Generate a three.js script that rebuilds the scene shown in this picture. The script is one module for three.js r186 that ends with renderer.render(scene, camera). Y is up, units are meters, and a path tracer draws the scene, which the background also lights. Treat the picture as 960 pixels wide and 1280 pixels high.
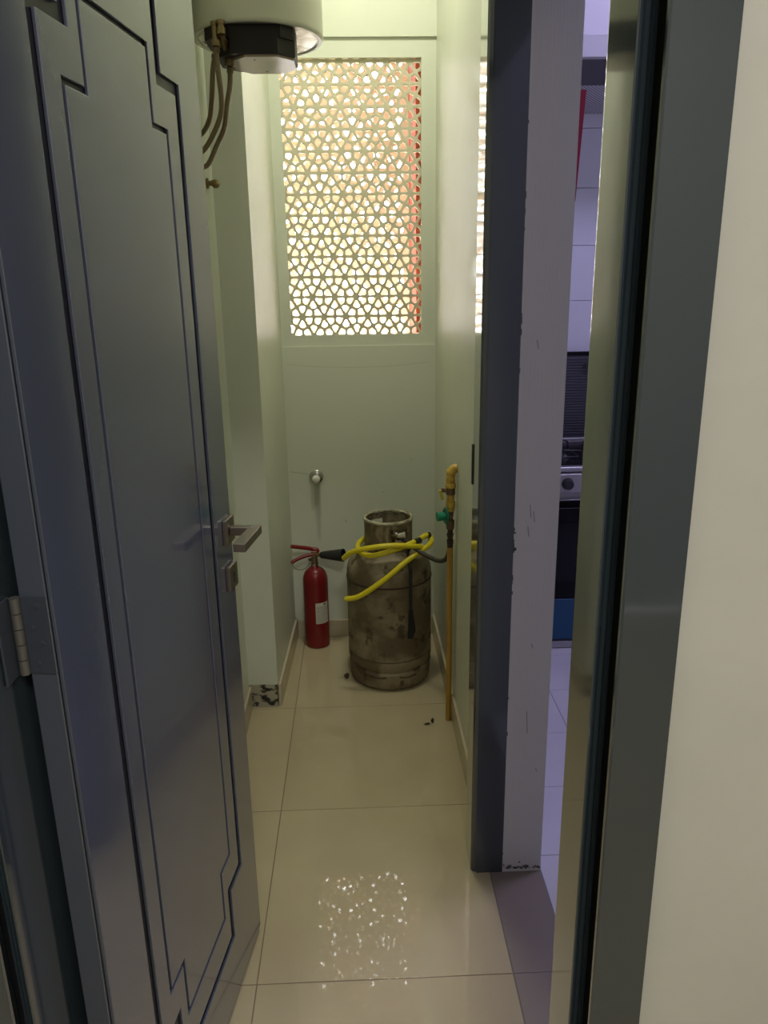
import * as THREE from 'three';
import { RoundedBoxGeometry } from 'three/addons/geometries/RoundedBoxGeometry.js';
import { mergeGeometries } from 'three/addons/utils/BufferGeometryUtils.js';
import { RectAreaLightUniformsLib } from 'three/addons/lights/RectAreaLightUniformsLib.js';
RectAreaLightUniformsLib.init();

// ------------------------------------------------------------------ camera, sky, exposure
const scene = new THREE.Scene();
const camera = new THREE.PerspectiveCamera(67.38, 960 / 1280, 0.02, 60);
{
  const n = (v) => { const l = Math.hypot(...v); return v.map((c) => c / l); };
  const down = n([50, 3250, 960]);
  let fw = [-37, -283, 960]; fw = n(fw);
  const k = fw[0] * down[0] + fw[1] * down[1] + fw[2] * down[2];
  fw = n(fw.map((c, i) => c - k * down[i]));
  const rt = [down[1] * fw[2] - down[2] * fw[1], down[2] * fw[0] - down[0] * fw[2], down[0] * fw[1] - down[1] * fw[0]];
  const m = new THREE.Matrix4().makeBasis(
    new THREE.Vector3(rt[0], -down[0], -fw[0]), new THREE.Vector3(-rt[1], down[1], fw[1]), new THREE.Vector3(-rt[2], down[2], fw[2]));
  camera.quaternion.setFromRotationMatrix(m);
  camera.position.set(0, 1.5, 0);
  camera.updateMatrixWorld();
}
scene.background = new THREE.Color().setRGB(4.0, 4.0, 4.1);        // bright hazy daylight behind the lattice
const renderer = new THREE.WebGLRenderer({ antialias: true });
renderer.toneMapping = THREE.LinearToneMapping;
renderer.toneMappingExposure = 5.0;
renderer.shadowMap.enabled = true;
const LAMP = {                                                        // colour (linear), radiance, size, place of the three ceiling lamps
  corridor: { c: [1.0, 0.97, 0.84], i: 20, s: 0.2, at: [0.07, 3.1, -2.38] },
  hall: { c: [1.0, 0.965, 0.90], i: 12, s: 0.4, at: [0.30, 3.1, 0.9] },
  kitchen: { c: [0.62, 0.58, 1.0], i: 7.5, s: 0.4, at: [1.35, 3.1, -2.1] },
};

// ------------------------------------------------------------------ helpers
const V = (x, y, z) => new THREE.Vector3(x, y, z);
let seed = 7;
const rnd = () => { seed = (seed * 1664525 + 1013904223) >>> 0; return seed / 4294967296; };
const taken = {};
function numbered(n) { const k = taken[n] = (taken[n] ?? -1) + 1; return k ? n + '_' + String(k).padStart(3, '0') : n; }
function uvBox(g) {
  const p = g.attributes.position, nn = g.attributes.normal, uv = new Float32Array(p.count * 2);
  for (let i = 0; i < p.count; i++) {
    const ax = Math.abs(nn.getX(i)), ay = Math.abs(nn.getY(i)), az = Math.abs(nn.getZ(i));
    let u, v;
    if (ay >= ax && ay >= az) { u = p.getX(i); v = p.getZ(i); } else if (ax >= az) { u = p.getZ(i); v = p.getY(i); } else { u = p.getX(i); v = p.getY(i); }
    uv[2 * i] = u; uv[2 * i + 1] = v;
  }
  g.setAttribute('uv', new THREE.BufferAttribute(uv, 2)); return g;
}
const flat = (g) => { const r = g.index ? g.toNonIndexed() : g; for (const k of Object.keys(r.attributes)) if (!['position', 'normal', 'uv'].includes(k)) r.deleteAttribute(k); return r; };
const merge = (a) => Array.isArray(a) ? (a.length > 1 ? mergeGeometries(a.map(flat)) : a[0]) : a;
function mesh(name, g, m, parent) {
  const o = new THREE.Mesh(merge(g), m); o.castShadow = o.receiveShadow = true;
  o.name = parent === scene || !parent ? numbered(name) : name; (parent ?? scene).add(o); return o;
}
function tag(o, label, category, group) { o.userData.label = label; o.userData.category = category; if (group) o.userData.group = group; return o; }
function thing(name, label, category, at = [0, 0, 0], group) { const o = new THREE.Group(); o.name = numbered(name); o.position.set(...at); scene.add(o); return tag(o, label, category, group); }
function struct(name, g, m) { let o; if (g) o = mesh(name, g, m); else { o = new THREE.Group(); o.name = numbered(name); scene.add(o); } o.userData.kind = 'structure'; return o; }
function pieces(parent, name, list, mats) { list.forEach((g, i) => mesh(i ? name + '_' + String(i).padStart(3, '0') : name, g, Array.isArray(mats) ? mats[i % mats.length] : mats, parent)); }
const bx = (x0, x1, y0, y1, z0, z1) => uvBox(new THREE.BoxGeometry(x1 - x0, y1 - y0, z1 - z0).translate((x0 + x1) / 2, (y0 + y1) / 2, (z0 + z1) / 2));
const rb = (x0, x1, y0, y1, z0, z1, r = 0.002, s = 2) => uvBox(new RoundedBoxGeometry(x1 - x0, y1 - y0, z1 - z0, s, r).translate((x0 + x1) / 2, (y0 + y1) / 2, (z0 + z1) / 2));
const cyl = (r0, r1, h, at, s = 24) => new THREE.CylinderGeometry(r1, r0, h, s).translate(at[0], at[1] + h / 2, at[2]);   // r0 at the foot
function rod(a, b, r0, r1 = r0, s = 20) {
  const d = b.clone().sub(a), g = new THREE.CylinderGeometry(r1, r0, d.length(), s);
  g.applyQuaternion(new THREE.Quaternion().setFromUnitVectors(V(0, 1, 0), d.clone().normalize())); const c = a.clone().add(b).multiplyScalar(0.5); return g.translate(c.x, c.y, c.z);
}
const ball = (at, r, s = 16) => new THREE.SphereGeometry(r, s, s * 0.75 | 0).translate(...at);
function tube(pts, r, n = 80, s = 12, tension = 0.5) {
  const c = new THREE.CatmullRomCurve3(pts.map((p) => V(...p)), false, 'catmullrom', tension), g = [new THREE.TubeGeometry(c, n, r, s)];
  for (const t of [0, 1]) { const p = c.getPoint(t), d = c.getTangent(t).multiplyScalar(t ? 1 : -1); g.push(rod(p, p.clone().addScaledVector(d, r * 0.12), r, r * 0.85, s)); }
  return merge(g);
}
function lathe(pts, at, s = 64, a0 = 0, al = Math.PI * 2) {          // uv: once round by metres of height
  const g = new THREE.LatheGeometry(pts.map(([x, y]) => new THREE.Vector2(x, y)), s, a0, al), p = g.attributes.position, uv = g.attributes.uv;
  for (let i = 0; i < p.count; i++) uv.setY(i, p.getY(i) - 0.5 * Math.hypot(p.getX(i), p.getZ(i))); return g.translate(...at);
}
function extrudeY(poly, y0, y1) {                                     // poly in (x, z), either winding
  const s = new THREE.Shape(poly.map(([x, z]) => new THREE.Vector2(x, -z)));
  return uvBox(new THREE.ExtrudeGeometry(s, { depth: y1 - y0, bevelEnabled: false }).rotateX(-Math.PI / 2).translate(0, y0, 0));
}
// ------------------------------------------------------------------ textures
function hash(x, y, s) { let h = (x * 374761393 + y * 668265263 + s * 974711) | 0; h = Math.imul(h ^ (h >>> 13), 1274126177); return ((h ^ (h >>> 16)) >>> 0) / 4294967296; }
function vnoise(x, y, per, s) {
  const xi = Math.floor(x), yi = Math.floor(y), fx = x - xi, fy = y - yi, w = (t) => t * t * (3 - 2 * t), m = (a) => ((a % per) + per) % per;
  const a = hash(m(xi), m(yi), s), b = hash(m(xi + 1), m(yi), s), c = hash(m(xi), m(yi + 1), s), d = hash(m(xi + 1), m(yi + 1), s);
  return a + (b - a) * w(fx) + (c - a) * w(fy) + (a - b - c + d) * w(fx) * w(fy);
}
function fbm(u, v, base, oct, s) { let t = 0, a = 0.5, n = 0, p = base; for (let i = 0; i < oct; i++) { t += a * vnoise(u * p, v * p, p, s + i); n += a; a *= 0.55; p *= 2; } return t / n; }
function tex(w, h, f, size = 1, srgb = true) {                        // f(u, v) -> [r, g, b] 0..1 ; size in metres per repeat
  const d = new Uint8Array(w * h * 4);
  for (let j = 0; j < h; j++) for (let i = 0; i < w; i++) { const c = f(i / w, j / h), k = (j * w + i) * 4; for (let q = 0; q < 3; q++) d[k + q] = Math.max(0, Math.min(255, Math.round((Array.isArray(c) ? c[q] : c) * 255))); d[k + 3] = 255; }
  const t = new THREE.DataTexture(d, w, h); t.wrapS = t.wrapT = THREE.RepeatWrapping; t.magFilter = t.minFilter = THREE.LinearFilter;
  if (srgb) t.colorSpace = THREE.SRGBColorSpace; const [sx, sy] = Array.isArray(size) ? size : [size, size]; t.repeat.set(1 / sx, 1 / sy); t.needsUpdate = true; return t;
}
const sm = (a, b, x) => { const t = Math.max(0, Math.min(1, (x - a) / (b - a))); return t * t * (3 - 2 * t); };
const lin = (r, g, b) => new THREE.Color().setRGB(r, g, b);
const std = (c, rough, o = {}) => new THREE.MeshPhysicalMaterial({ color: c.isColor ? c : lin(...c), roughness: rough, ...o });
const wallBump = tex(256, 256, (u, v) => fbm(u, v, 6, 5, 3), 0.7, false);
const wallTone = tex(256, 256, (u, v) => { const t = 0.93 + 0.07 * fbm(u, v, 4, 5, 11); return [t, t, t * 0.995]; }, 1.3);
const paintBump = tex(256, 256, (u, v) => fbm(u, v, 10, 3, 21), 0.25, false);
const tileBump = tex(512, 512, (u, v) => fbm(u, v, 90, 2, 31), 0.6, false);
const tileTone = tex(256, 256, (u, v) => { const t = 0.93 + 0.07 * fbm(u, v, 5, 5, 41); return [t, t, t]; }, 0.9);

const M = {
  wall: std([0.70, 0.73, 0.60], 0.42, { map: wallTone, bumpMap: wallBump, bumpScale: 0.0012 }),
  wallHall: std([0.66, 0.65, 0.60], 0.6, { map: wallTone, bumpMap: wallBump, bumpScale: 0.0025 }),
  wallKitchen: std([0.70, 0.69, 0.72], 0.5, { map: wallTone, bumpMap: wallBump, bumpScale: 0.0012 }),
  ceiling: std([0.78, 0.78, 0.74], 0.8),
  tile: [0, 1, 2].map((i) => std([0.475 + 0.01 * i, 0.405 + 0.008 * i, 0.25 + 0.006 * i], 0.03, { ior: 1.6, map: tileTone, bumpMap: tileBump, bumpScale: 0.000012 })),
  skirt: std([0.55, 0.48, 0.33], 0.25, { map: tileTone }),
  grout: std([0.20, 0.16, 0.10], 0.9),
  stone: std([0.25, 0.205, 0.165], 0.4, { map: tileTone }),
  kTile: std([0.66, 0.64, 0.68], 0.22, { map: tileTone }),
  kGrout: std([0.25, 0.24, 0.27], 0.9),
  door: std([0.076, 0.090, 0.130], 0.15, { ior: 1.85, clearcoat: 0.7, clearcoatRoughness: 0.08, bumpMap: paintBump, bumpScale: 0.0001 }),
  frame: std([0.036, 0.051, 0.064], 0.13, { ior: 1.6, clearcoat: 1, clearcoatRoughness: 0.06, bumpMap: paintBump, bumpScale: 0.0001 }),
  grooveBlack: std([0.006, 0.006, 0.010], 0.35),
  rubber: std([0.008, 0.008, 0.009], 0.7),
  steel: std([0.30, 0.27, 0.25], 0.32, { metalness: 1 }),
  hinge: std([0.052, 0.062, 0.085], 0.3),
  chrome: std([0.62, 0.60, 0.56], 0.15, { metalness: 1 }),
  brass: std([0.26, 0.19, 0.10], 0.38, { metalness: 0.9 }),
  white: std([0.72, 0.72, 0.66], 0.25),
  dark: std([0.02, 0.02, 0.02], 0.45),
  lattice: std([0.62, 0.58, 0.42], 0.75),
  peach: std([0.80, 0.68, 0.52], 0.85),
  red: std([0.30, 0.055, 0.018], 0.8),
};

// ------------------------------------------------------------------ structure
const ZW = -0.73, XR = 0.32, XL = -0.425, CEIL = 3.15, ZB = -3.15;
{ // floor of hall, corridor and niche: one tile per mesh on a grout bed
  const floor = struct('floor', bx(-1.3, 0.322, -0.08, -0.0015, -3.3, 1.9), M.grout), T = [];
  const zl = [-3.15, -2.538, -1.957, -1.362, -0.768, -0.175, 0.42, 1.015, 1.61, 1.9], xl = [-1.3, -0.852, -0.257, 0.3213];
  for (let j = 0; j < zl.length - 1; j++) for (let i = 0; i < 3; i++) {
    if (zl[j] < -0.8 && i === 0) continue;
    const x0 = i === 1 && zl[j] < -0.9 ? XL : xl[i];
    T.push(rb(x0 + 0.0012, xl[i + 1] - 0.0012, -0.009, 0, zl[j] + 0.0012, zl[j + 1] - 0.0012, 0.0008, 1));
  }
  pieces(floor, 'tile', T, M.tile);
  const fh = struct('floor_hall', bx(0.322, 1.7, -0.08, -0.0015, -0.73, 1.9), M.grout), H = [];
  for (const [a, b] of [[-0.728, -0.175], [-0.175, 0.42], [0.42, 1.015], [1.015, 1.61], [1.61, 1.9]]) for (const [c, d] of [[0.322, 0.933], [0.933, 1.528], [1.528, 1.7]]) H.push(rb(c + 0.0012, d - 0.0012, -0.009, 0, a + 0.0012, b - 0.0012, 0.0008, 1));
  pieces(fh, 'tile', H, M.tile);
  const kf = struct('floor_kitchen', bx(0.322, 2.4, -0.08, -0.0015, -3.5, -0.73), M.kGrout), K = [];
  pieces(kf, 'threshold_slab', [rb(0.3228, 0.4555, -0.012, 0, -1.69, -1.363, 0.0008, 1), rb(0.3228, 0.4555, -0.012, 0, -1.361, -0.926, 0.0008, 1)], M.stone);
  const kz = [-3.5, -3.195, -2.905, -2.61, -2.32, -2.025, -1.73, -1.435, -1.14, -0.9], kx = [0.457, 0.709, 1.004, 1.30, 1.595, 1.89, 2.185, 2.4];
  for (let j = 0; j < kz.length - 1; j++) for (let i = 0; i < kx.length - 1; i++) K.push(rb(kx[i] + 0.0012, kx[i + 1] - 0.0012, -0.009, 0, kz[j] + 0.0012, kz[j + 1] - 0.0012, 0.0008, 1));
  pieces(kf, 'tile', K, M.kTile);
}
struct('ceiling', [bx(-1.4, 0.456, CEIL, CEIL + 0.12, -3.33, 2.0), bx(0.456, 2.5, CEIL, CEIL + 0.12, -3.62, 2.0)], M.ceiling);
// left side: corridor wall, pillar face, tapering niche wall
{
  const wl = struct('wall_left', extrudeY([[XL, -0.90], [XL, -2.552], [-0.70, -2.552], [-0.70, -0.90]], 0, CEIL), M.wall);
  const nw = struct('wall_niche', extrudeY([[-0.70, -2.552], [-0.318, -2.552], [-0.297, -3.15], [-0.297, -3.3], [-0.70, -3.3]], 0.094, CEIL), M.wall);
  // unpainted, stained cement where the skirting is missing
  const stain = tex(128, 128, (u, v) => { const n = fbm(u, v, 7, 5, 67), k = 0.9 * sm(0.50, 0.66, n + 0.10 * (fbm(u, v, 30, 3, 62) - 0.5)); return [0.66 - 0.55 * k, 0.64 - 0.54 * k, 0.55 - 0.47 * k]; }, [0.2, 0.1]);
  mesh('bare_cement', extrudeY([[-0.70, -2.549], [-0.321, -2.549], [-0.300, -3.15], [-0.300, -3.3], [-0.70, -3.3]], 0, 0.094), std([1, 1, 1], 0.9, { map: stain, bumpMap: wallBump, bumpScale: 0.006 }), nw);
  struct('baseboard_left', rb(XL, XL + 0.010, 0, 0.088, -2.548, -0.93, 0.002), M.skirt);
  struct('baseboard_niche', extrudeY([[-0.318, -2.556], [-0.308, -2.556], [-0.288, -3.139], [-0.298, -3.139]], 0, 0.090), M.skirt);
}
// back wall: recessed band with the lattice opening, upper and lower wall proud of it
const OX0 = -0.256, OX1 = 0.265, OY0 = 1.311, OY1 = 2.297;
const WB = struct('wall_back', [
  bx(-0.297, XR, 2.362, CEIL, -3.32, ZB + 0.004),
  bx(-0.297, OX0, 1.268, 2.362, -3.166, ZB - 0.006), bx(OX1, XR, 1.268, 2.362, -3.166, ZB - 0.006),
  bx(OX0, OX1, 1.268, OY0, -3.166, ZB - 0.006), bx(OX0, OX1, OY1, 2.362, -3.166, ZB - 0.006),
], M.wall);
{ // its lower part, with the drip stain under the capped outlet, a few specks and scrapes
  const c = document.createElement('canvas'); c.width = 512; c.height = 1024; const g = c.getContext('2d'), X = (x) => (x + 0.297) / 0.617 * 512, Y = (y) => (1 - y / 1.268) * 1024;
  g.fillStyle = '#f6f6f5'; g.fillRect(0, 0, 512, 1024); seed = 41;
  for (let i = 0; i < 60; i++) { g.fillStyle = 'rgba(176,178,168,0.05)'; const x = X(-0.178 + (rnd() - 0.5) * 0.026), w = 2 + rnd() * 7; g.fillRect(x - w / 2, Y(0.715), w, 80 + rnd() * 140); }
  g.fillStyle = 'rgba(90,86,70,0.8)'; for (const [x, y, w] of [[-0.062, 0.535, 3], [-0.07, 0.54, 2], [0.10, 0.66, 2], [0.22, 0.80, 2], [-0.245, 0.30, 3]]) g.fillRect(X(x), Y(y), w, w * 1.6);
  g.strokeStyle = 'rgba(150,150,138,0.6)'; g.lineWidth = 1.5; g.beginPath(); g.moveTo(X(-0.29), Y(0.755)); g.lineTo(X(-0.21), Y(0.742)); g.stroke();
  g.beginPath(); g.moveTo(X(-0.28), Y(1.20)); g.quadraticCurveTo(X(0), Y(1.165), X(0.30), Y(1.20)); g.strokeStyle = 'rgba(190,190,178,0.5)'; g.stroke();
  const t = new THREE.CanvasTexture(c); t.colorSpace = THREE.SRGBColorSpace; t.wrapS = t.wrapT = THREE.RepeatWrapping; t.repeat.set(1 / 0.617, 1 / 1.268); t.offset.set(0.297 / 0.617, 0);
  mesh('lower_wall', bx(-0.297, XR, 0, 1.268, -3.32, ZB), std([0.70, 0.73, 0.60], 0.42, { map: t, bumpMap: wallBump, bumpScale: 0.0012 }), WB);
}
struct('baseboard_back', rb(-0.287, XR - 0.011, 0, 0.078, ZB, ZB + 0.012, 0.002), M.skirt);
// right wall of the corridor (also the kitchen's left wall)
{
  const wr = struct('wall_right', extrudeY([[XR, -1.70], [0.354, -1.70], [0.354, -1.682], [0.456, -1.682], [0.456, -3.5], [0.452, -3.5], [0.452, -3.322], [XR, -3.322]], 0, CEIL), M.wall);
  const c = document.createElement('canvas'); c.width = 128; c.height = 2048; const g = c.getContext('2d');
  g.fillStyle = '#fff'; g.fillRect(0, 0, 128, 2048);
  seed = 99; g.strokeStyle = 'rgba(60,60,66,0.55)'; g.lineWidth = 2;
  for (const [x, y, l] of [[44, 1060, 30], [55, 1075, 26], [40, 1110, 24], [45, 700, 18], [60, 1580, 60], [66, 1400, 12], [96, 1740, 10]]) { g.beginPath(); g.moveTo(x, y); g.lineTo(x + 4, y + l); g.stroke(); }
  g.fillStyle = 'rgba(40,38,38,0.8)';
  for (let i = 0; i < 30; i++) { const y = i < 14 ? 1090 + rnd() * 80 : rnd() * 2048; g.fillRect(0, y, 1 + rnd() * rnd() * (i < 14 ? 10 : 5), 3 + rnd() * 10); }
  g.fillStyle = 'rgba(50,46,40,0.7)'; for (let i = 0; i < 40; i++) g.fillRect(rnd() * 128, 2036 - rnd() * rnd() * 20, 3 + rnd() * 8, 2 + rnd() * 4);
  const t = new THREE.CanvasTexture(c); t.colorSpace = THREE.SRGBColorSpace;
  const b = new THREE.BoxGeometry(0.102, 2.1, 0.007), uv = b.attributes.uv;
  mesh('wall_end_plaster', b.translate(0.405, 1.05, -1.6785), std([0.62, 0.61, 0.61], 0.6, { map: t, bumpMap: paintBump, bumpScale: 0.0006 }), wr);
  struct('wall_right_near', extrudeY([[XR, -0.90], [0.456, -0.90], [0.456, -0.925], [XR, -0.925]], 0, CEIL), M.wall);
  struct('wall_right_header', bx(XR, 0.456, 2.1, CEIL, -1.6815, -0.925), M.wall);
  struct('baseboard_right', rb(XR - 0.010, XR, 0, 0.096, -3.138, -1.79, 0.002), M.skirt);
}
// wall between hall and corridor, hall and kitchen shells
struct('wall_front', [bx(0.302, 2.4, 0, CEIL, -0.90, ZW), bx(-1.3, -0.456, 0, CEIL, -0.90, ZW), bx(-0.456, 0.302, 2.125, CEIL, -0.90, ZW)], M.wallHall);
struct('wall_hall', [bx(-1.42, -1.3, 0, CEIL, -0.9, 1.9), bx(1.7, 1.82, 0, CEIL, -0.73, 1.9), bx(-1.42, 1.82, 0, CEIL, 1.9, 2.02)], M.wallHall);
struct('wall_kitchen', bx(2.4, 2.5, 0, CEIL, -3.6, -0.73), M.wallKitchen);
{ // tiled kitchen back wall
  const kb = struct('wall_kitchen_back', bx(0.456, 2.4, 0, CEIL, -3.62, -3.508), std([0.45, 0.44, 0.5], 0.8)), T = [], ys = [0, 0.493, 0.725, 0.957, 1.189, 1.421, 1.653, 1.885, 2.117, 2.349, CEIL];
  for (let j = 0; j < 10; j++) for (let i = 0; i < 4; i++) T.push(rb(0.457 + i * 0.486 + 0.001, 0.457 + (i + 1) * 0.486 - 0.001, ys[j] + 0.001, ys[j + 1] - 0.001, -3.508, -3.5, 0.001, 1));
  pieces(kb, 'wall_tile', T, std([0.68, 0.68, 0.74], 0.18));
}
// outside the lattice: a narrow terracotta shaft, open below, with an added cap keeping daylight out above, behind an outer lattice
struct('wall_outer', bx(0.257, 0.45, 0.7, CEIL, -3.76, -3.325), M.red);
struct('wall_outer_left_added_cap', [bx(-0.62, -0.42, 0.7, CEIL, -3.74, -3.325), bx(-0.42, 0.257, 2.752, 2.87, -3.78, -3.325)], M.peach);  // left wall, plus an unseen cap added to darken the shaft's top

// ------------------------------------------------------------------ lattice windows
function latticeGeometry(x0, x1, y0, y1, nx, ny, depth, rib, bevel) {
  const a = 0.0867, h = 0.0757, shape = new THREE.Shape([[x0, y0], [x1, y0], [x1, y1], [x0, y1]].map((p) => new THREE.Vector2(...p)));
  const node = (i, j) => [nx + i * a + (((j % 2) + 2) % 2) * a / 2, ny + j * h];
  const hole = (P) => {                                               // inset kite with rounded corners
    const n = P.length, L = P.map((p, i) => { const q = P[(i + 1) % n], d = [q[0] - p[0], q[1] - p[1]], l = Math.hypot(...d); return { p: [p[0] - d[1] / l * rib, p[1] + d[0] / l * rib], d: [d[0] / l, d[1] / l] }; });
    const C = L.map((b, i) => { const c = L[(i + n - 1) % n], x = c.d[0] * b.d[1] - c.d[1] * b.d[0], t = ((b.p[0] - c.p[0]) * b.d[1] - (b.p[1] - c.p[1]) * b.d[0]) / x; return [c.p[0] + c.d[0] * t, c.p[1] + c.d[1] * t]; });
    if (C.some(([x, y]) => x < x0 + 0.004 || x > x1 - 0.004 || y < y0 + 0.004 || y > y1 - 0.004)) return;
    const out = [];
    C.forEach((c, i) => {
      const p = C[(i + n - 1) % n], q = C[(i + 1) % n], f = 0.30, A = [c[0] + (p[0] - c[0]) * f, c[1] + (p[1] - c[1]) * f], B = [c[0] + (q[0] - c[0]) * f, c[1] + (q[1] - c[1]) * f];
      for (const t of [0, 0.33, 0.67, 1]) out.push(new THREE.Vector2((1 - t) ** 2 * A[0] + 2 * t * (1 - t) * c[0] + t * t * B[0], (1 - t) ** 2 * A[1] + 2 * t * (1 - t) * c[1] + t * t * B[1]));
    });
    shape.holes.push(new THREE.Path(out.reverse()));
  };
  for (let j = -14; j < 22; j++) for (let i = -14; i < 14; i++) {
    const o = ((j % 2) + 2) % 2, A = node(i, j), B = node(i + 1, j), C = node(i + o, j + 1), D = node(i + o, j - 1);
    for (const T of [[A, B, C], [A, D, B]]) {
      const mid = (p, q) => [(p[0] + q[0]) / 2, (p[1] + q[1]) / 2], c = [(T[0][0] + T[1][0] + T[2][0]) / 3, (T[0][1] + T[1][1] + T[2][1]) / 3];
      for (let k = 0; k < 3; k++) hole([T[k], mid(T[k], T[(k + 1) % 3]), c, mid(T[k], T[(k + 2) % 3])]);
    }
  }
  return uvBox(new THREE.ExtrudeGeometry(shape, { depth: depth - 2 * bevel, bevelEnabled: true, bevelThickness: bevel, bevelSize: bevel, bevelOffset: -bevel, bevelSegments: 1 }));
}
{
  const w = struct('window_1', latticeGeometry(-0.294, 0.309, 1.272, 2.36, -0.037, 1.6856, 0.020, 0.0047, 0.0012).translate(0, 0, -3.189), M.lattice);
  tag(w, 'cream pierced lattice screen of six-pointed star openings in the back wall', 'lattice screen');
  const o = struct('window_2', latticeGeometry(-0.2787, 0.1713, 0.70, 1.832, -0.012, 1.1, 0.010, 0.0082, 0.0010).scale(1.5, 1.5, 1.2).translate(0, 0, -3.74), M.peach);
  tag(o, 'peach outer lattice screen glimpsed through the openings of the cream one', 'lattice screen');
}

// ------------------------------------------------------------------ main door frame and open door
function frameProfile(side, xa, so, si, se, ze, xw, xo) {              // architrave edge, stop's outer and inner edge, end of the jamb face, back, outer edge
  const P = [[xo, -0.715], [xa + 0.002, -0.715], [xa, -0.717], [xa, -0.722], [so + 0.012, -0.722], [so + 0.012, -0.785], [so, -0.785], [so, -0.7615], [so - 0.0015, -0.76]];
  for (const f of [0.36, 0.72]) { const x = so + (si - so) * f; P.push([x + 0.0016, -0.76], [x, -0.7635], [x - 0.0016, -0.76]); }
  P.push([si + 0.0015, -0.76], [si, -0.7615]);
  for (let k = 0; k <= 6; k++) P.push([se + 0.008 * (1 - Math.cos(k * Math.PI / 12)), ze + 0.008 - 0.008 * Math.sin(k * Math.PI / 12)]);
  P.push([xw, ze], [xw, -0.732], [xo, -0.732]);
  return P.map(([x, z]) => [side * x, z]);
}
{
  const f = struct('trim_1');
  f.userData.label = 'glossy dark grey frame of the nearest doorway';
  mesh('frame_post', extrudeY(frameProfile(1, 0.2655, 0.2736, 0.2545, 0.2545, -0.852, 0.301, 0.327), 0, 2.175), M.frame, f);
  mesh('frame_post_001', extrudeY(frameProfile(-1, 0.4254, 0.437, 0.4245, 0.4145, -0.898, 0.455, 0.49), 0, 2.175), M.frame, f);
  mesh('frame_head', [bx(-0.418, 0.2535, 2.095, 2.124, -0.85, -0.762), bx(-0.424, 0.264, 2.105, 2.174, -0.73, -0.716)], M.frame, f);
  mesh('door_seal', [bx(0.2745, 0.2848, 0, 2.095, -0.7845, -0.772), bx(-0.4482, -0.4379, 0, 2.095, -0.7845, -0.772)], M.rubber, f);
}
{
  const W = 0.678, Ht = 2.085, B0 = 0.010, th = 0.042;
  const D = new THREE.Group(); D.name = 'door_1'; scene.add(D); D.userData.kind = 'structure';
  tag(D, 'dark grey glossy door standing open on the left, grooved with stepped rectangles', 'door');
  D.position.set(-0.2665, 0, -1.52); D.rotation.y = -THREE.MathUtils.degToRad(98.2);
  const loop = (L, R, Li, Ri, y0, y1, y2, y3) => [[Ri, y0], [Li, y0], [Li, y1], [L, y1], [L, y2], [Li, y2], [Li, y3], [Ri, y3], [Ri, y2], [R, y2], [R, y1], [Ri, y1]];
  const off = (P, d) => P.map((p, i) => {                             // d > 0 shrinks a counter-clockwise right-angled loop
    const q = P[(i + P.length - 1) % P.length], n = P[(i + 1) % P.length], e1 = [Math.sign(p[0] - q[0]), Math.sign(p[1] - q[1])], e2 = [Math.sign(n[0] - p[0]), Math.sign(n[1] - p[1])];
    return [p[0] - d * (e1[1] + e2[1]), p[1] + d * (e1[0] + e2[0])];
  });
  const v2 = (P) => P.map(([x, y]) => new THREE.Vector2(x, y));
  const face = (outer, inner) => {
    const s = new THREE.Shape(v2(outer)); if (inner) s.holes.push(new THREE.Path(v2(inner).reverse()));
    return uvBox(new THREE.ExtrudeGeometry(s, { depth: 0.003, bevelEnabled: true, bevelThickness: 0.001, bevelSize: 0.001, bevelOffset: -0.001, bevelSegments: 2 }).translate(0, 0, 0.001));
  };
  const O = loop(0.554, 0.110, 0.480, 0.188, 0.166, 0.285, 1.81, 1.93), I = loop(0.498, 0.170, 0.439, 0.227, 0.25, 0.362, 1.738, 1.846);
  mesh('slab', rb(0.0005, W - 0.0005, B0, Ht, 0.0072, th, 0.002), M.door, D);
  mesh('groove_black_sheet', bx(0.002, W - 0.002, B0 + 0.002, Ht - 0.002, 0.0052, 0.0070), M.grooveBlack, D);  // near-black sheet under the face layer, showing in the grooves
  mesh('face_border', face([[0, B0], [W, B0], [W, Ht], [0, Ht]], off(O, -0.0098)), M.door, D);
  mesh('face_band', face(off(O, 0.0098), off(I, -0.0042)), M.door, D);
  mesh('face_panel', face(off(I, 0.0042)), M.door, D);
  // lever handle and lock plate; the face looks along local -z
  const hd = mesh('door_handle', [rb(0.004, 0.056, 1.004, 1.056, -0.009, 0, 0.0015), rb(0.022, 0.040, 1.021, 1.039, -0.055, -0.009, 0.002), rb(0.018, 0.138, 1.021, 1.038, -0.070, -0.046, 0.0015)], M.steel, D);
  hd.userData.label = 'square brushed steel lever handle';
  const lk = mesh('lock_plate', rb(0.004, 0.056, 0.905, 0.957, -0.009, 0, 0.0015), M.steel, D);
  mesh('keyhole', [cyl(0.0045, 0.0045, 0.0012, [0, 0, 0], 16).rotateX(Math.PI / 2).translate(0.03, 0.936, -0.0105), bx(0.0277, 0.0323, 0.918, 0.936, -0.0102, -0.009)], M.dark, lk);
  // hinge: leaf on the door's edge, leaf on the post, knuckles between
  const hg = new THREE.Group(); hg.name = 'hinge'; D.add(hg);
  const hy = 1.055, hh = 0.1;
  mesh('hinge_leaf', rb(W - 0.0004, W + 0.0016, hy, hy + hh, 0.009, 0.040, 0.0006, 1), M.hinge, hg);
  for (let k = 0; k < 5; k++) mesh(k ? 'knuckle_00' + k : 'knuckle', cyl(0.0062, 0.0062, hh / 5 - 0.001, [W + 0.003, hy + k * hh / 5, th + 0.004], 18), std([0.17, 0.165, 0.16], 0.45, { metalness: 0.5 }), hg);
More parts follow.
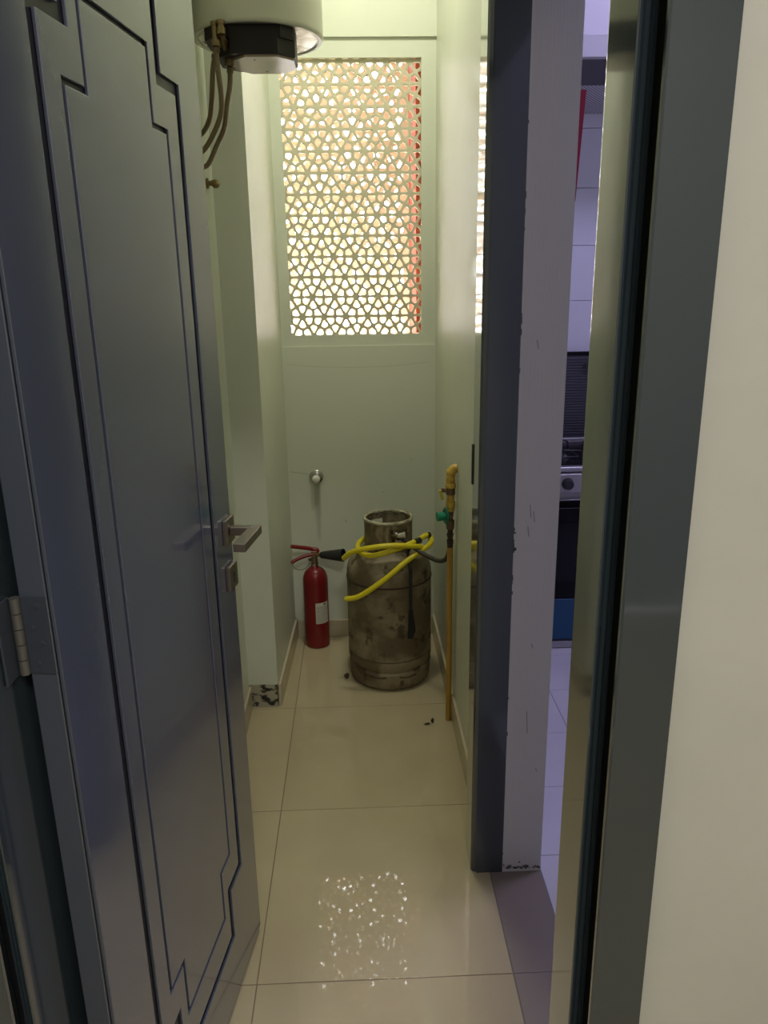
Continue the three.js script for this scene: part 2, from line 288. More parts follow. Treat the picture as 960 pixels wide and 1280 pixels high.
  [[0.021, 0.088], [0.029, 0.060], [0.020, 0.040], [0.028, 0.013]].forEach(([z, y], i) => mesh(i ? 'screw_00' + i : 'screw', cyl(0.0036, 0.003, 0.0012, [0, 0, 0], 14).rotateZ(-Math.PI / 2).translate(W + 0.0016, hy + y, z), M.hinge, hg));
  const pl = mesh('hinge_plate', rb(-0.4185, -0.4155, hy, hy + hh, -0.853, -0.820, 0.0006, 1), M.hinge, scene.getObjectByName('trim_1'));
}
// kitchen door frame on the corridor side
{
  const f = struct('trim_2'); f.userData.label = 'dark grey frame of the kitchen doorway on the right';
  mesh('frame_post', extrudeY([[0.285, -1.675], [0.354, -1.675], [0.354, -1.6995], [0.3195, -1.6995], [0.3195, -1.777], [0.274, -1.777], [0.271, -1.774], [0.271, -1.688], [0.275, -1.682], [0.282, -1.680], [0.285, -1.680]], 0, 2.15), M.frame, f);
  mesh('frame_post_001', extrudeY([[0.285, -0.932], [0.354, -0.932], [0.354, -0.9255], [0.3195, -0.9255], [0.3195, -0.917], [0.283, -0.917], [0.283, -0.930]], 0, 2.15), M.frame, f);
  mesh('frame_head', [bx(0.285, 0.354, 2.07, 2.0995, -1.674, -0.933), bx(0.272, 0.3195, 2.075, 2.15, -1.679, -0.933)], M.frame, f);
  mesh('strike_plate', rb(0.268, 0.2712, 1.04, 1.137, -1.779, -1.769, 0.001, 1), M.dark, f);
}

// ------------------------------------------------------------------ water heater, its hoses and the valve on the wall
{
  const [cx, cz, y0, r] = [-0.238, -2.31, 2.122, 0.172];
  const t = thing('water_heater', 'white upright cylinder water heater hanging high on the left wall', 'water heater', [cx, y0, cz]);
  mesh('tank', lathe([[0, 0.004], [r - 0.016, 0.004], [r - 0.014, 0], [r - 0.006, 0], [r - 0.002, 0.003], [r, 0.010], [r, 0.55], [r - 0.02, 0.59], [0, 0.61]], [0, 0, 0], 96), std([0.62, 0.62, 0.50], 0.22), t);
  const foil = tex(256, 256, (u, v) => { const k = fbm(u, v, 14, 2, 71); return [k, k, k]; }, [1, 1], false);
  mesh('base_plate', lathe([[0, 0.0015], [r - 0.022, 0.0015], [r - 0.017, 0.0035]], [0, 0, 0], 96), std([0.42, 0.40, 0.33], 0.16, { metalness: 0.55, bumpMap: foil, bumpScale: 0.004 }), t);
  const oct = (w0, w1, d0, d1, c) => [[w0, d0 + c], [w0, d1 - c], [w0 + c, d1], [w1 - c, d1], [w1, d1 - c], [w1, d0 + c], [w1 - c, d0], [w0 + c, d0]];
  const cov = mesh('element_cover', extrudeY(oct(-0.096, 0.102, -0.03, 0.142, 0.040), -0.064, 0.001), std([0.014, 0.010, 0.009], 0.5, { specularIntensity: 0.6 }), t);
  mesh('cover_skirt', extrudeY(oct(-0.122, 0.100, 0.0, 0.1415, 0.03), -0.028, 0.0005), std([0.014, 0.010, 0.009], 0.5, { specularIntensity: 0.6 }), t);
  mesh('cover_panel', extrudeY(oct(-0.060, 0.098, -0.026, 0.136, 0.038), -0.070, -0.0642), std([0.34, 0.27, 0.19], 0.22, { bumpMap: foil, bumpScale: 0.002 }), t);
  [[0.0, 0.11], [0.02, 0.0]].forEach(([x, z], i) => mesh(i ? 'screw_001' : 'screw', cyl(0.003, 0.003, 0.001, [x, -0.0712, z], 12), M.dark, t));
  const nip = (x, z, l) => [cyl(0.008, 0.008, l - 0.012, [x, -l + 0.014, z], 18), cyl(0.0125, 0.0125, 0.014, [x, -l, z], 6), cyl(0.011, 0.011, 0.008, [x, -0.006, z], 6)];
  mesh('pipe_fitting', nip(-0.088, 0.155, 0.052), M.brass, t);
  mesh('pipe_fitting_001', [...nip(-0.072, 0.165, 0.028), rod(V(-0.072, -0.026, 0.165), V(-0.066, -0.062, 0.09), 0.009), cyl(0.0135, 0.0135, 0.018, [-0.066, -0.08, 0.09], 6)], M.brass, t);
  mesh('wall_bracket', rb(-0.185, -0.168, 0.3, 0.36, -0.06, 0.06), M.hinge, t);
  const braid = std([0.25, 0.19, 0.12], 0.42, { metalness: 0.7, bumpMap: tex(64, 64, (u, v) => { const k = 0.5 + 0.25 * Math.sin((u + v) * 6.283 * 4) + 0.25 * Math.sin((u - v) * 6.283 * 4); return [k, k, k]; }, [0.06, 1], false), bumpScale: 0.001 });
  const hose = (pts, label) => { const c = new THREE.CatmullRomCurve3(pts.map((p) => V(...p))); tag(mesh('braided_hose', [new THREE.TubeGeometry(c, 70, 0.0068, 12), rod(c.getPoint(0), c.getPoint(0.05), 0.0088), rod(c.getPoint(0.95), c.getPoint(1), 0.0088)], braid), label, 'hose', 'braided hoses under the water heater'); };
  hose([[-0.337, 2.064, -2.200], [-0.347, 2.035, -2.215], [-0.361, 1.975, -2.25], [-0.378, 1.932, -2.29], [-0.409, 1.905, -2.33], [-0.424, 1.90, -2.335]], 'braided hose nearest the left wall, bending away first under the heater');
  hose([[-0.3265, 2.068, -2.153], [-0.327, 2.03, -2.16], [-0.327, 1.97, -2.19], [-0.335, 1.935, -2.22], [-0.366, 1.895, -2.27], [-0.402, 1.865, -2.32], [-0.424, 1.855, -2.34]], 'middle braided hose hanging from the front left fitting of the heater');
  hose([[-0.304, 2.040, -2.22], [-0.309, 2.00, -2.23], [-0.322, 1.955, -2.24], [-0.334, 1.91, -2.26], [-0.365, 1.87, -2.30], [-0.405, 1.83, -2.36], [-0.424, 1.825, -2.37]], 'braided hose hanging lowest, from the nut beside the heater cover');
  const v = thing('wall_valve', 'small dark brass valve stub sticking out of the left wall below the heater hoses', 'valve', [XL, 1.793, -2.443]);
  mesh('stub', [rod(V(0.0005, 0, 0), V(0.018, 0, 0.002), 0.0075), rod(V(0.0005, 0, 0), V(0.006, 0, 0), 0.014)], M.brass, v);
  mesh('knob', [new THREE.SphereGeometry(0.0125, 20, 16).translate(0.027, -0.002, 0.004), rod(V(0.018, 0, 0.002), V(0.022, 0, 0.003), 0.010)], M.brass, v);
}
{ // capped outlet low on the back wall
  const t = thing('pipe_outlet', 'chrome capped pipe outlet with a whitish plug on the back wall', 'pipe outlet', [-0.180, 0.732, ZB]);
  mesh('flange', lathe([[0, 0], [0.029, 0], [0.030, 0.003], [0.027, 0.007], [0.016, 0.012], [0, 0.012]], [0, 0, 0], 32).rotateX(Math.PI / 2).translate(0, 0, 0.001), M.chrome, t);
  mesh('plug', [lathe([[0, 0.04], [0.010, 0.0395], [0.0165, 0.034], [0.0175, 0.025], [0.015, 0.012]], [0, 0, 0], 28).rotateX(Math.PI / 2).translate(0, -0.006, 0)], std([0.75, 0.74, 0.62], 0.35), t);
}
// ------------------------------------------------------------------ gas cylinder with its hoses
const GX = 0.106, GZ = -2.784, GR = 0.163;
{
  const t = thing('gas_cylinder', 'grimy olive grey steel gas cylinder with a slotted collar standing on the tiles', 'gas cylinder', [GX, 0, GZ]);
  const grime = tex(512, 512, (u, v) => {
    const n = fbm(u, v, 9, 6, 81), s = fbm(u, v, 26, 5, 83), k = sm(0.38, 0.64, n), q = sm(0.60, 0.76, s) * 0.7, f = 0.9 + 0.1 * fbm(u, v, 60, 2, 85);
    const b = [0.68, 0.64, 0.52].map((c) => c * f), d = [0.47, 0.42, 0.32], rr = [0.20, 0.135, 0.08];
    return b.map((c, i) => (c * (1 - k) + d[i] * k) * (1 - q * 0.8) + rr[i] * q * 0.8);
  }, [1, 1]);
  const steel = std([0.66, 0.63, 0.585], 0.62, { map: grime, bumpMap: grime, bumpScale: 0.0012 });
  const rust = std([0.055, 0.032, 0.02], 0.85);
  const dome = (r) => 0.436 + 0.112 * Math.max(0, 1 - (r / GR) ** 2.5) ** (1 / 2.5);
  const P = [[0, 0.06], [0.10, 0.052], [GR - 0.016, 0.068], [GR - 0.006, 0.085], [GR, 0.105], [GR, 0.122], [GR - 0.0025, 0.1245], [GR - 0.0025, 0.1275], [GR, 0.130], [GR, 0.425]];
  for (let i = 1; i <= 14; i++) { const r = GR * Math.cos(i / 14 * Math.PI / 2) ** 0.8; P.push([r, dome(r)]); }
  mesh('body', lathe(P, [0, 0, 0], 96), steel, t);
  mesh('weld_seam', lathe([[GR - 0.001, 0.424], [GR + 0.0016, 0.426], [GR + 0.0020, 0.429], [GR + 0.0012, 0.432], [GR - 0.003, 0.433]], [0, 0, 0], 96), rust, t);
  mesh('weld_seam_001', lathe([[GR - 0.003, 0.1242], [GR - 0.0018, 0.1255], [GR - 0.0018, 0.1268], [GR - 0.003, 0.128]], [0, 0, 0], 96), rust, t);
  mesh('foot_ring', lathe([[0.128, 0.075], [0.126, 0.012], [0.130, 0.002], [0.138, 0], [0.148, 0.006], [0.157, 0.022], [0.1585, 0.045], [GR - 0.004, 0.066], [GR - 0.002, 0.078], [0.14, 0.088]], [0, 0, 0], 96), steel, t);
  const slot = (a, y, z0) => { const c = V(Math.sin(a) * 0.159, y, Math.cos(a) * 0.159), w = []; for (let i = -8; i <= 8; i++) { const b = a + i * 0.028; w.push([Math.sin(b) * 0.1592, y - 0.006 * Math.cos(i / 8 * 1.4), Math.cos(b) * 0.1592]); } return tube(w, z0, 30, 8); };
  mesh('foot_slot', [slot(-0.35, 0.066, 0.0028), slot(0.42, 0.064, 0.0024)], rust, t);
  // collar: a wall with two openings under a rolled rim
  const y0 = 0.53, y1 = 0.648, ro = 0.0915, ri = 0.0875, arc = (a0, a1, ya, yb) => { const pr = [[ri, ya], [ro, ya], [ro, yb], [ri, yb], [ri, ya]]; return new THREE.LatheGeometry(pr.map((p) => new THREE.Vector2(...p)), Math.max(6, Math.round((a1 - a0) * 14)), a0, a1 - a0); };
  mesh('collar', [arc(-1.95, 0.0, y0 - 0.01, y1), arc(0.84, 3.35, y0 - 0.015, y1), arc(-0.01, 0.85, 0.632, y1), arc(3.34, 4.34, 0.628, y1)], steel, t);
  const worn = tex(128, 64, (u, v) => { const k = sm(0.45, 0.55, fbm(u, v, 12, 4, 91)); return [0.42 + 0.30 * k, 0.40 + 0.30 * k, 0.31 + 0.27 * k]; }, [0.5, 1]);
  mesh('collar_rim', new THREE.TorusGeometry(0.0893, 0.0066, 16, 72).rotateX(Math.PI / 2).translate(0, 0.656, 0), std([1, 1, 1], 0.5, { map: worn }), t);
  const vl = mesh('valve', [cyl(0.02, 0.016, 0.05, [0.006, 0.545, 0.012], 20), rod(V(0.006, 0.585, 0.012), V(0.036, 0.588, 0.05), 0.009), cyl(0.012, 0.012, 0.02, [0.006, 0.595, 0.012], 6)], M.brass, t);
  mesh('valve_knob', [rod(V(0.034, 0.6, 0.06), V(0.062, 0.605, 0.064), 0.009, 0.013), rod(V(0.030, 0.598, 0.058), V(0.036, 0.602, 0.061), 0.006), ball([0.028, 0.609, 0.062], 0.006)], std([0.75, 0.74, 0.68], 0.25, { metalness: 0.6 }), vl);
}
{ // yellow hose coiled round the collar
  const P = (z, px, py) => [px * z, 1.5 + py * z, -z];
  const lower = [P(2.640, -0.0232, -0.4216), P(2.625, -0.0029, -0.4174), P(2.612, 0.0312, -0.3944), P(2.635, 0.0649, -0.3657), P(2.69, 0.0925, -0.3458), P(2.735, 0.0968, -0.3385),
    P(2.748, 0.0950, -0.3310), P(2.735, 0.0900, -0.3302), P(2.685, 0.0783, -0.3372), P(2.650, 0.0539, -0.3478), P(2.650, 0.0206, -0.3574), P(2.672, 0.0050, -0.3562), P(2.712, -0.0030, -0.3490), P(2.76, -0.0035, -0.3410), P(2.82, 0.0040, -0.3332), [0.03, 0.553, -2.872], [0.075, 0.548, -2.892], [0.125, 0.545, -2.893]];
  const upper = [P(2.71, -0.0238, -0.3605), P(2.675, -0.0123, -0.3522), P(2.64, 0.0098, -0.3470), P(2.632, 0.0429, -0.3440), P(2.655, 0.0765, -0.3462), P(2.70, 0.0865, -0.3480)];
  const t = thing('yellow_hose', 'bright yellow rubber gas hose coiled round the collar of the gas cylinder', 'hose'), ym = std([0.66, 0.56, 0.012], 0.38);
  mesh('hose', tube(lower, 0.0102, 280, 14), ym, t);
  mesh('hose_001', tube(upper, 0.0102, 100, 14), ym, t);
  mesh('hose_clamp', rod(V(...P(2.669, 0.0755, -0.3392)), V(...P(2.682, 0.0815, -0.3370)), 0.0118), M.dark, t);
  mesh('hose_clamp_001', rod(V(...P(2.738, 0.0912, -0.3300)), V(...P(2.746, 0.0945, -0.3300)), 0.0114), M.dark, t);
}
tag(mesh('feed_hose', tube([[0.155, 0.588, -2.728], [0.178, 0.582, -2.695], [0.198, 0.571, -2.665], [0.222, 0.560, -2.640], [0.25, 0.556, -2.60], [0.274, 0.565, -2.54], [0.290, 0.592, -2.48], [0.2975, 0.63, -2.445], [0.2985, 0.668, -2.43]], 0.0082, 120, 12), std([0.045, 0.042, 0.034], 0.55)), 'dark rubber hose curving from the gas cylinder valve up to the yellow pipe', 'hose');
{ // black strap hanging down the front of the cylinder
  const ang = 0.455, t = thing('black_strap', 'black strap with a wide end hanging down the front of the gas cylinder', 'strap', [GX, 0, GZ]);
  const strip = (w, y0, y1, r0, r1, tw) => { const s = []; for (let i = 0; i <= 10; i++) { const f = i / 10; s.push(f); }
    const g = rb(-w / 2, w / 2, y0, y1, r0, r1, 0.001, 2); return g.rotateY(ang + tw); };
  mesh('band', strip(0.013, 0.335, 0.50, GR + 0.004, GR + 0.0075, 0), M.dark, t);
  mesh('band_top', tube([[Math.sin(ang) * (GR + 0.006), 0.50, Math.cos(ang) * (GR + 0.006)], [0.068, 0.535, 0.140], [0.066, 0.553, 0.122], [0.070, 0.562, 0.108]], 0.0055, 24, 8), M.dark, t);
  const s = new THREE.Shape([[-0.0075, 0.115], [0.0075, 0.115], [0.019, 0.030], [0.006, 0], [-0.013, 0.004]].map((p) => new THREE.Vector2(...p)));
  mesh('strap_end', uvBox(new THREE.ExtrudeGeometry(s, { depth: 0.003, bevelEnabled: true, bevelSize: 0.001, bevelThickness: 0.001, bevelSegments: 1 }).translate(0, 0.223, GR + 0.0045).rotateY(ang)), std([0.012, 0.012, 0.013], 0.6), t);
}
// ------------------------------------------------------------------ gas pipe on the right wall
{
  const [px, pz] = [0.2985, -2.425];
  const yel = std([0.60, 0.40, 0.06], 0.4, { map: tex(128, 256, (u, v) => { const k = sm(0.5, 0.8, fbm(u, v, 8, 4, 101)); return [1 - 0.15 * k, 1 - 0.22 * k, 1 - 0.1 * k]; }, [1, 1]) });
  const old = std([0.17, 0.105, 0.06], 0.5, { metalness: 0.4 });
  const t = thing('gas_pipe', 'vertical yellow gas pipe with a shut-off valve on the right wall', 'gas pipe', [px, 0, pz]);
  mesh('pipe', [cyl(0.0098, 0.0098, 0.66, [0, 0, 0], 24)], std([0.50, 0.29, 0.05], 0.45, { map: yel.map }), t);
  mesh('upper_pipe', [cyl(0.0125, 0.0125, 0.10, [0, 0.80, 0], 24)], yel, t);
  const el = new THREE.CatmullRomCurve3([V(0, 0.865, 0), V(0, 0.90, 0), V(0.003, 0.915, 0), V(0.012, 0.925, 0), V(0.0205, 0.926, 0)]);
  mesh('elbow', [new THREE.TubeGeometry(el, 24, 0.0155, 18), ball([0, 0.912, 0], 0.0158, 20), cyl(0.0175, 0.0175, 0.012, [0, 0.862, 0], 24)], yel, t);
  mesh('coupling', [cyl(0.0165, 0.0165, 0.018, [0, 0.795, 0], 6), cyl(0.014, 0.014, 0.012, [0, 0.782, 0], 20)], yel, t);
  const sv = mesh('shutoff_valve', [cyl(0.0155, 0.0155, 0.026, [0, 0.838, 0], 8), rod(V(0, 0.851, 0), V(-0.024, 0.853, 0.004), 0.0065), cyl(0.006, 0.006, 0.012, [-0.026, 0.848, 0.004], 12)], old, t);
  mesh('valve_lever', rb(-0.005, 0.005, -0.034, 0.004, -0.002, 0.002, 0.0015).rotateZ(0.25).rotateX(0.2).translate(-0.034, 0.852, 0.006), std([0.62, 0.50, 0.05], 0.4), sv).userData.label = 'small yellow lever';
  mesh('outlet_joint', [cyl(0.008, 0.0125, 0.018, [0, 0.684, 0], 16), cyl(0.012, 0.012, 0.014, [0, 0.668, 0], 6), cyl(0.009, 0.009, 0.03, [0, 0.69, 0], 16), cyl(0.010, 0.010, 0.012, [0, 0.655, 0.0], 16)], std([0.06, 0.04, 0.028], 0.5, { metalness: 0.4 }), t);
  const r = thing('gas_regulator', 'green round gas regulator screwed to the yellow pipe', 'gas regulator', [px, 0.765, pz]);
  const gr = std([0.012, 0.16, 0.085], 0.42);
  mesh('body', [cyl(0.010, 0.012, 0.022, [0, -0.005, 0], 20), cyl(0.0135, 0.0135, 0.03, [0, -0.045, 0], 8), cyl(0.009, 0.009, 0.022, [0, -0.015, 0], 16), rod(V(0, -0.002, 0), V(-0.008, 0, 0.002), 0.014)], old, r);
  mesh('diaphragm', [rod(V(-0.008, 0, 0.002), V(-0.014, 0, 0.003), 0.012, 0.030), rod(V(-0.014, 0, 0.003), V(-0.018, 0, 0.004), 0.030, 0.026)], gr, r);
  mesh('cap', [rod(V(-0.018, 0, 0.004), V(-0.030, 0, 0.006), 0.013, 0.0145), rod(V(-0.030, 0, 0.006), V(-0.045, 0, 0.009), 0.0145, 0.0155)], std([0.018, 0.24, 0.13], 0.38), r);
}
// ------------------------------------------------------------------ fire extinguisher
{
  const t = thing('fire_extinguisher', 'red fire extinguisher with a black horn standing in the back left corner', 'fire extinguisher', [-0.197, 0, -3.068]);
  const R = 0.0525, red = std([0.19, 0.008, 0.010], 0.32), P = [[0, 0.002], [R - 0.008, 0], [R - 0.002, 0.003], [R, 0.010], [R, 0.298]];
  for (let i = 1; i <= 10; i++) { const a = i / 10 * 1.25; P.push([0.0165 + (R - 0.0165) * Math.cos(a * 1.2566), 0.298 + 0.058 * Math.sin(a * 1.2566)]); }
  P.push([0.0165, 0.372], [0, 0.372]);
  mesh('cylinder', lathe(P, [0, 0, 0], 64), red, t);
  const c = document.createElement('canvas'); c.width = 256; c.height = 256; const g = c.getContext('2d');
  g.fillStyle = '#cfcdbb'; g.fillRect(0, 0, 256, 256); seed = 5;
  g.fillStyle = '#23231f'; g.fillRect(150, 14, 46, 16); g.fillStyle = '#7c7a6c';
  for (let y = 44; y < 240; y += 13) { let x = 16; while (x < 225) { const w = 6 + rnd() * 30; g.fillRect(x, y, Math.min(w, 236 - x), 5); x += w + 6; } }
  const lt = new THREE.CanvasTexture(c); lt.colorSpace = THREE.SRGBColorSpace;
  mesh('paper_label', new THREE.CylinderGeometry(R + 0.0007, R + 0.0007, 0.095, 24, 1, true, -0.02, 1.15).translate(0, 0.165, 0), std([1, 1, 1], 0.55, { map: lt, side: THREE.DoubleSide }), t).userData.label = 'white instruction label with rows of small print';
  const c2 = document.createElement('canvas'); c2.width = 128; c2.height = 256; const g2 = c2.getContext('2d');
  g2.fillStyle = '#8a1a1c'; g2.fillRect(0, 0, 128, 256); g2.fillStyle = '#7c2c2c';
  for (let y = 12; y < 240; y += 12) g2.fillRect(12, y, 40 + rnd() * 60, 4);
  const l2 = new THREE.CanvasTexture(c2); l2.colorSpace = THREE.SRGBColorSpace;
  mesh('print_panel', new THREE.CylinderGeometry(R + 0.0004, R + 0.0004, 0.10, 20, 1, true, -1.15, 0.75).translate(0, 0.148, 0), std([0.85, 0.85, 0.85], 0.35, { map: l2, side: THREE.DoubleSide }), t);
  mesh('neck_ring', [cyl(0.0175, 0.0175, 0.006, [0, 0.368, 0], 24)], M.chrome, t);
  const vb = mesh('valve', [cyl(0.015, 0.0125, 0.034, [0, 0.374, 0], 20), rb(-0.012, 0.012, 0.398, 0.432, -0.010, 0.010, 0.003), rod(V(-0.012, 0.392, 0), V(-0.024, 0.394, 0.006), 0.006)], M.brass, t);
  mesh('carry_grip', [tube([[0.006, 0.418, 0.002], [-0.03, 0.413, 0.008], [-0.065, 0.404, 0.018], [-0.090, 0.393, 0.028], [-0.094, 0.388, 0.03]], 0.0078, 40, 12)], red, t);
  mesh('squeeze_lever', [tube([[0.016, 0.425, 0], [0.010, 0.436, 0.0], [-0.008, 0.439, 0.002], [-0.03, 0.446, 0.008], [-0.093, 0.463, 0.03]], 0.0085, 40, 12), rb(-0.006, 0.018, 0.412, 0.442, -0.009, 0.009, 0.004)], red, t);
  mesh('safety_wire', tube([[-0.089, 0.388, 0.03], [-0.085, 0.370, 0.03], [-0.062, 0.355, 0.024], [-0.035, 0.362, 0.016], [-0.016, 0.388, 0.008]], 0.0012, 40, 6), std([0.05, 0.04, 0.035], 0.6), t);
  mesh('horn_tube', rod(V(0.008, 0.414, 0.003), V(0.030, 0.415, 0.012), 0.008), M.brass, t);
  const ax = V(0.105, 0.012, 0.045).normalize(), a = V(0.028, 0.415, 0.011), at = (l) => a.clone().addScaledVector(ax, l);
  const hornP = [[0.0, 0], [0.0125, 0], [0.0145, 0.006], [0.0270, 0.100], [0.0275, 0.104], [0.0262, 0.104], [0.0135, 0.010], [0, 0.010]];
  const h = new THREE.LatheGeometry(hornP.map((p) => new THREE.Vector2(...p)), 40).applyQuaternion(new THREE.Quaternion().setFromUnitVectors(V(0, 1, 0), ax)).translate(a.x, a.y, a.z);
  mesh('horn', h, std([0.018, 0.018, 0.018], 0.45), t);
}
// small things on the floor
{
  const crumb = (name, label, cat, at, s, turn) => { const g = new THREE.IcosahedronGeometry(0.01, 1), p = g.attributes.position; for (let i = 0; i < p.count; i++) { const k = 0.75 + 0.5 * hash(Math.round(p.getX(i) * 9e3), Math.round(p.getY(i) * 9e3) + Math.round(p.getZ(i) * 7e3), 5); p.setXYZ(i, p.getX(i) * k * s[0], p.getY(i) * k * s[1], p.getZ(i) * k * s[2]); } g.computeVertexNormals(); g.rotateY(turn); g.computeBoundingBox(); g.translate(0, -g.boundingBox.min.y, 0); const o = mesh(name, g, std([0.05, 0.035, 0.02], 0.8)); o.position.set(...at); tag(o, label, cat); };
  crumb('dirt_crumb', 'dark upright crumb of dirt on the tile in front of the gas cylinder', 'dirt', [0.240, 0, -2.408], [0.6, 0.9, 0.5], 0.4);
  crumb('dirt_crumb', 'flat dark sliver of dirt just left of the upright crumb on the tile', 'dirt', [0.221, 0, -2.398], [1.1, 0.3, 0.5], 0.2);
  crumb('dirt_crumb', 'small dark speck beside the foot of the kitchen door frame', 'dirt', [0.286, 0, -1.832], [0.8, 0.3, 0.6], 1.0);
  crumb('rubber_plug', 'small black rubber plug lying against the foot of the gas cylinder', 'plug', [-0.068, 0, -2.75], [1.0, 1.1, 0.8], 0.1);
}
// ------------------------------------------------------------------ kitchen seen through the gap
{
  const x0 = 0.66, x1 = 1.26, zf = -2.95, zb = -3.498, silver = std([0.42, 0.41, 0.42], 0.3, { metalness: 0.6 }), black = std([0.005, 0.005, 0.006], 0.25, { specularIntensity: 0.3 }), film = std([0.005, 0.065, 0.15], 0.35);
  const t = thing('cooker', 'free-standing black and silver gas cooker with a blue-filmed drawer in the kitchen', 'cooker', [0, 0, 0]);
  mesh('carcass', rb(x0, x1, 0.035, 0.775, zb + 0.01, zf - 0.022, 0.003), silver, t);
  mesh('plinth', rb(x0 + 0.005, x1 - 0.005, 0.004, 0.034, zf - 0.05, zf - 0.004, 0.002), silver, t);
  [[x0 + 0.04, zf - 0.05], [x1 - 0.04, zf - 0.05], [x0 + 0.04, zb + 0.05], [x1 - 0.04, zb + 0.05]].forEach(([x, z], i) => mesh(i ? 'foot_00' + i : 'foot', cyl(0.015, 0.015, 0.036, [x, 0, z], 16), M.dark, t));
  const dr = mesh('drawer', rb(x0 + 0.003, x1 - 0.003, 0.045, 0.229, zf - 0.021, zf, 0.003), film, t); dr.userData.label = 'drawer front under blue protective film';
  const dw = mesh('oven_door', rb(x0 + 0.003, x1 - 0.003, 0.234, 0.655, zf - 0.021, zf, 0.003), black, t);
  mesh('oven_window', rb(x0 + 0.09, x1 - 0.09, 0.31, 0.56, zf, zf + 0.002, 0.0008), std([0.008, 0.008, 0.010], 0.15, { specularIntensity: 0.4 }), dw);
  mesh('door_handle', [rb(x0 + 0.05, x1 - 0.05, 0.615, 0.635, zf + 0.02, zf + 0.032, 0.004), rb(x0 + 0.07, x0 + 0.085, 0.618, 0.632, zf, zf + 0.021, 0.002), rb(x1 - 0.085, x1 - 0.07, 0.618, 0.632, zf, zf + 0.021, 0.002)], black, dw);
  mesh('trim_strip', rb(x0 + 0.003, x1 - 0.003, 0.657, 0.661, zf - 0.021, zf + 0.001, 0.0008), silver, t);
  const cp = mesh('control_panel', rb(x0, x1, 0.690, 0.768, zf - 0.021, zf + 0.004, 0.004), silver, t);
  for (let k = 0; k < 5; k++) { const kn = mesh(k ? 'knob_00' + k : 'knob', lathe([[0, 0.026], [0.017, 0.026], [0.020, 0.022], [0.022, 0.002], [0.024, 0], [0, 0]], [0, 0, 0], 28).rotateX(Math.PI / 2).translate(0.832 + (k - 1) * 0.095, 0.728, zf + 0.004), M.dark, cp); }
  mesh('hob', rb(x0, x1, 0.776, 0.796, zb + 0.03, zf + 0.003, 0.006), silver, t);
  mesh('hob_well', rb(x0 + 0.03, x1 - 0.03, 0.7955, 0.799, zb + 0.07, zf - 0.025, 0.001), black, t);
  [[0.82, -3.09], [1.10, -3.09], [0.82, -3.31], [1.10, -3.31]].forEach(([x, z], i) => {
    const s = i ? '_00' + i : '';
    const b = mesh('burner' + s, lathe([[0, 0.02], [0.030, 0.019], [0.033, 0.014], [0.040, 0.013], [0.042, 0.004], [0.05, 0]], [x, 0.799, z], 28), M.dark, t);
    mesh('burner_ring', lathe([[0.034, 0.0145], [0.041, 0.0138], [0.041, 0.009]], [x, 0.8, z], 28), silver, b);
    const gr = []; for (let q = 0; q < 4; q++) { const a = q * Math.PI / 2; gr.push(tube([[x + Math.cos(a) * 0.105, 0.80, z + Math.sin(a) * 0.1], [x + Math.cos(a) * 0.10, 0.828, z + Math.sin(a) * 0.098], [x + Math.cos(a) * 0.03, 0.832, z + Math.sin(a) * 0.03]], 0.004, 14, 8)); }
    gr.push(new THREE.TorusGeometry(0.1, 0.004, 8, 4).rotateZ(Math.PI / 4).rotateX(Math.PI / 2).translate(x, 0.82, z));
    mesh('grate' + s, gr, M.dark, t);
  });
  mesh('lid_hinge_bar', rb(x0 + 0.01, x1 - 0.01, 0.796, 0.815, -3.462, -3.44, 0.004), silver, t);
  const ribs = []; for (let y = 0.83; y < 1.17; y += 0.0125) ribs.push(rb(x0 + 0.012, x1 - 0.012, y, y + 0.0085, -3.4575, -3.454, 0.001, 1));
  const lid = mesh('raised_lid', rb(x0 + 0.01, x1 - 0.01, 0.812, 1.188, -3.468, -3.457, 0.003), std([0.055, 0.055, 0.068], 0.25), t); lid.userData.label = 'raised dark ribbed glass lid';
  mesh('lid_ribs', ribs, std([0.060, 0.060, 0.072], 0.22), lid);
  mesh('lid_edge', rb(x0 + 0.008, x1 - 0.008, 1.186, 1.203, -3.470, -3.452, 0.003), black, lid);
  mesh('lid_bumper', cyl(0.011, 0.011, 0.012, [0, 0, 0], 16).rotateX(Math.PI / 2).translate(1.028, 1.140, -3.448), M.dark, lid);
  const h = thing('range_hood', 'slim range hood with a shiny perforated filter above the cooker', 'range hood', [0, 0, 0]);
  mesh('front_panel', rb(x0, x1, 2.252, 2.325, -3.02, -2.99, 0.003), std([0.50, 0.49, 0.52], 0.3), h);
  const side = (x) => { const s = new THREE.Shape([[3.02, 2.252], [3.495, 2.165], [3.495, 2.325], [3.02, 2.325]].map((p) => new THREE.Vector2(...p))); return uvBox(new THREE.ExtrudeGeometry(s, { depth: 0.012, bevelEnabled: false }).rotateY(Math.PI / 2).translate(x, 0, 0)); };
  mesh('housing', [side(x0), side(x1 - 0.012), bx(x0, x1, 2.313, 2.325, -3.495, -3.02)], std([0.5, 0.49, 0.52], 0.3), h);
  const dots = tex(64, 64, (u, v) => { const f = (a, b) => Math.hypot(u - a, v - b) < 0.2 ? 0 : 1, k = f(0.25, 0.25) * f(0.75, 0.75); return [0.08 + 0.92 * k, 0.08 + 0.92 * k, 0.08 + 0.92 * k]; }, [0.016, 0.016]);
  const ang = Math.atan2(0.087, 0.475);
  mesh('filter', bx(x0 + 0.013, x1 - 0.013, -0.003, 0.003, -0.24, 0.02).rotateX(-ang).translate(0, 2.218, -3.257), std([0.75, 0.73, 0.76], 0.3, { metalness: 0.8, map: dots }), h);
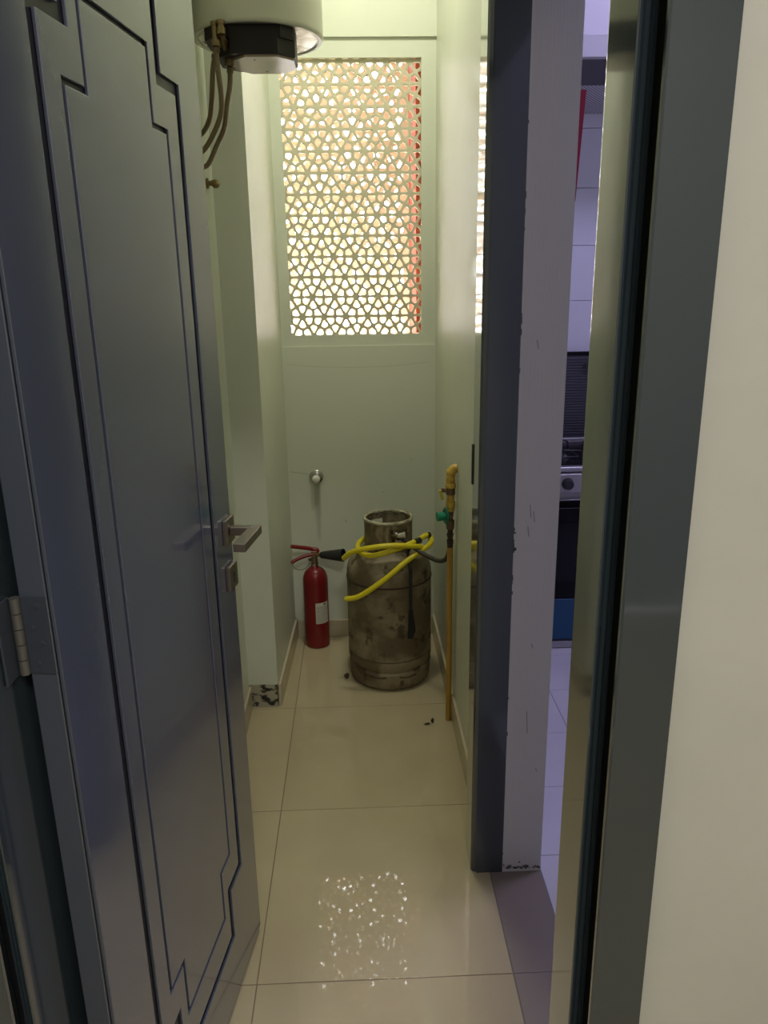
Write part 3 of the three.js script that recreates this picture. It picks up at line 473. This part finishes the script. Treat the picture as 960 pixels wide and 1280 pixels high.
  mesh('underside_panel', bx(x0 + 0.013, x1 - 0.013, -0.003, 0.003, 0.022, 0.235).rotateX(-ang).translate(0, 2.218, -3.257), std([0.07, 0.065, 0.075], 0.35), h);
  const c = thing('wall_cabinet', 'plain white kitchen wall cabinet above the range hood', 'cabinet', [0, 0, 0]);
  mesh('carcass', rb(x0, x1, 2.328, 2.74, -3.499, -3.18, 0.002), std([0.66, 0.64, 0.68], 0.35), c);
  mesh('door', rb(x0 + 0.002, 0.959, 2.33, 2.738, -3.179, -3.161, 0.003), std([0.66, 0.64, 0.68], 0.3), c);
  mesh('door_001', rb(0.961, x1 - 0.002, 2.33, 2.738, -3.179, -3.161, 0.003), std([0.66, 0.64, 0.68], 0.3), c);
  const rd = new THREE.Shape([[0, 1.672], [0.010, 1.662], [0.021, 1.872], [0, 1.872]].map((p) => new THREE.Vector2(...p)));
  tag(mesh('red_panel', uvBox(new THREE.ExtrudeGeometry(rd, { depth: 0.16, bevelEnabled: false }).translate(0.4565, 0, -1.87)), std([0.35, 0.008, 0.05], 0.4)), 'thin red panel hanging on the kitchen side of the doorway wall', 'panel');
}
// ------------------------------------------------------------------ ceiling lamps (all above the picture)
function lamp(name, label, L) {
  const [x, y, z] = L.at, t = thing(name, label, 'lamp', [x, y, z]), s = L.s / 2, c = lin(...L.c);
  mesh('housing', [rb(-s - 0.012, s + 0.012, 0.006, CEIL - y, -s - 0.012, s + 0.012, 0.003)], M.white, t);
  mesh('diffuser', rb(-s, s, 0, 0.006, -s, s, 0.001, 1), new THREE.MeshStandardMaterial({ color: lin(0.8, 0.8, 0.8), emissive: c, emissiveIntensity: 1.5, roughness: 0.6 }), t);
  const r = new THREE.RectAreaLight(c, L.i, L.s, L.s); r.position.set(0, -0.004, 0); r.rotation.x = -Math.PI / 2; t.add(r);
}
lamp('ceiling_lamp', 'square ceiling lamp of the narrow corridor, in front of the water heater', LAMP.corridor);
lamp('ceiling_lamp', 'square ceiling lamp of the hall behind the camera', LAMP.hall);
lamp('ceiling_lamp', 'square bluish ceiling lamp of the kitchen', LAMP.kitchen);

renderer.render(scene, camera);
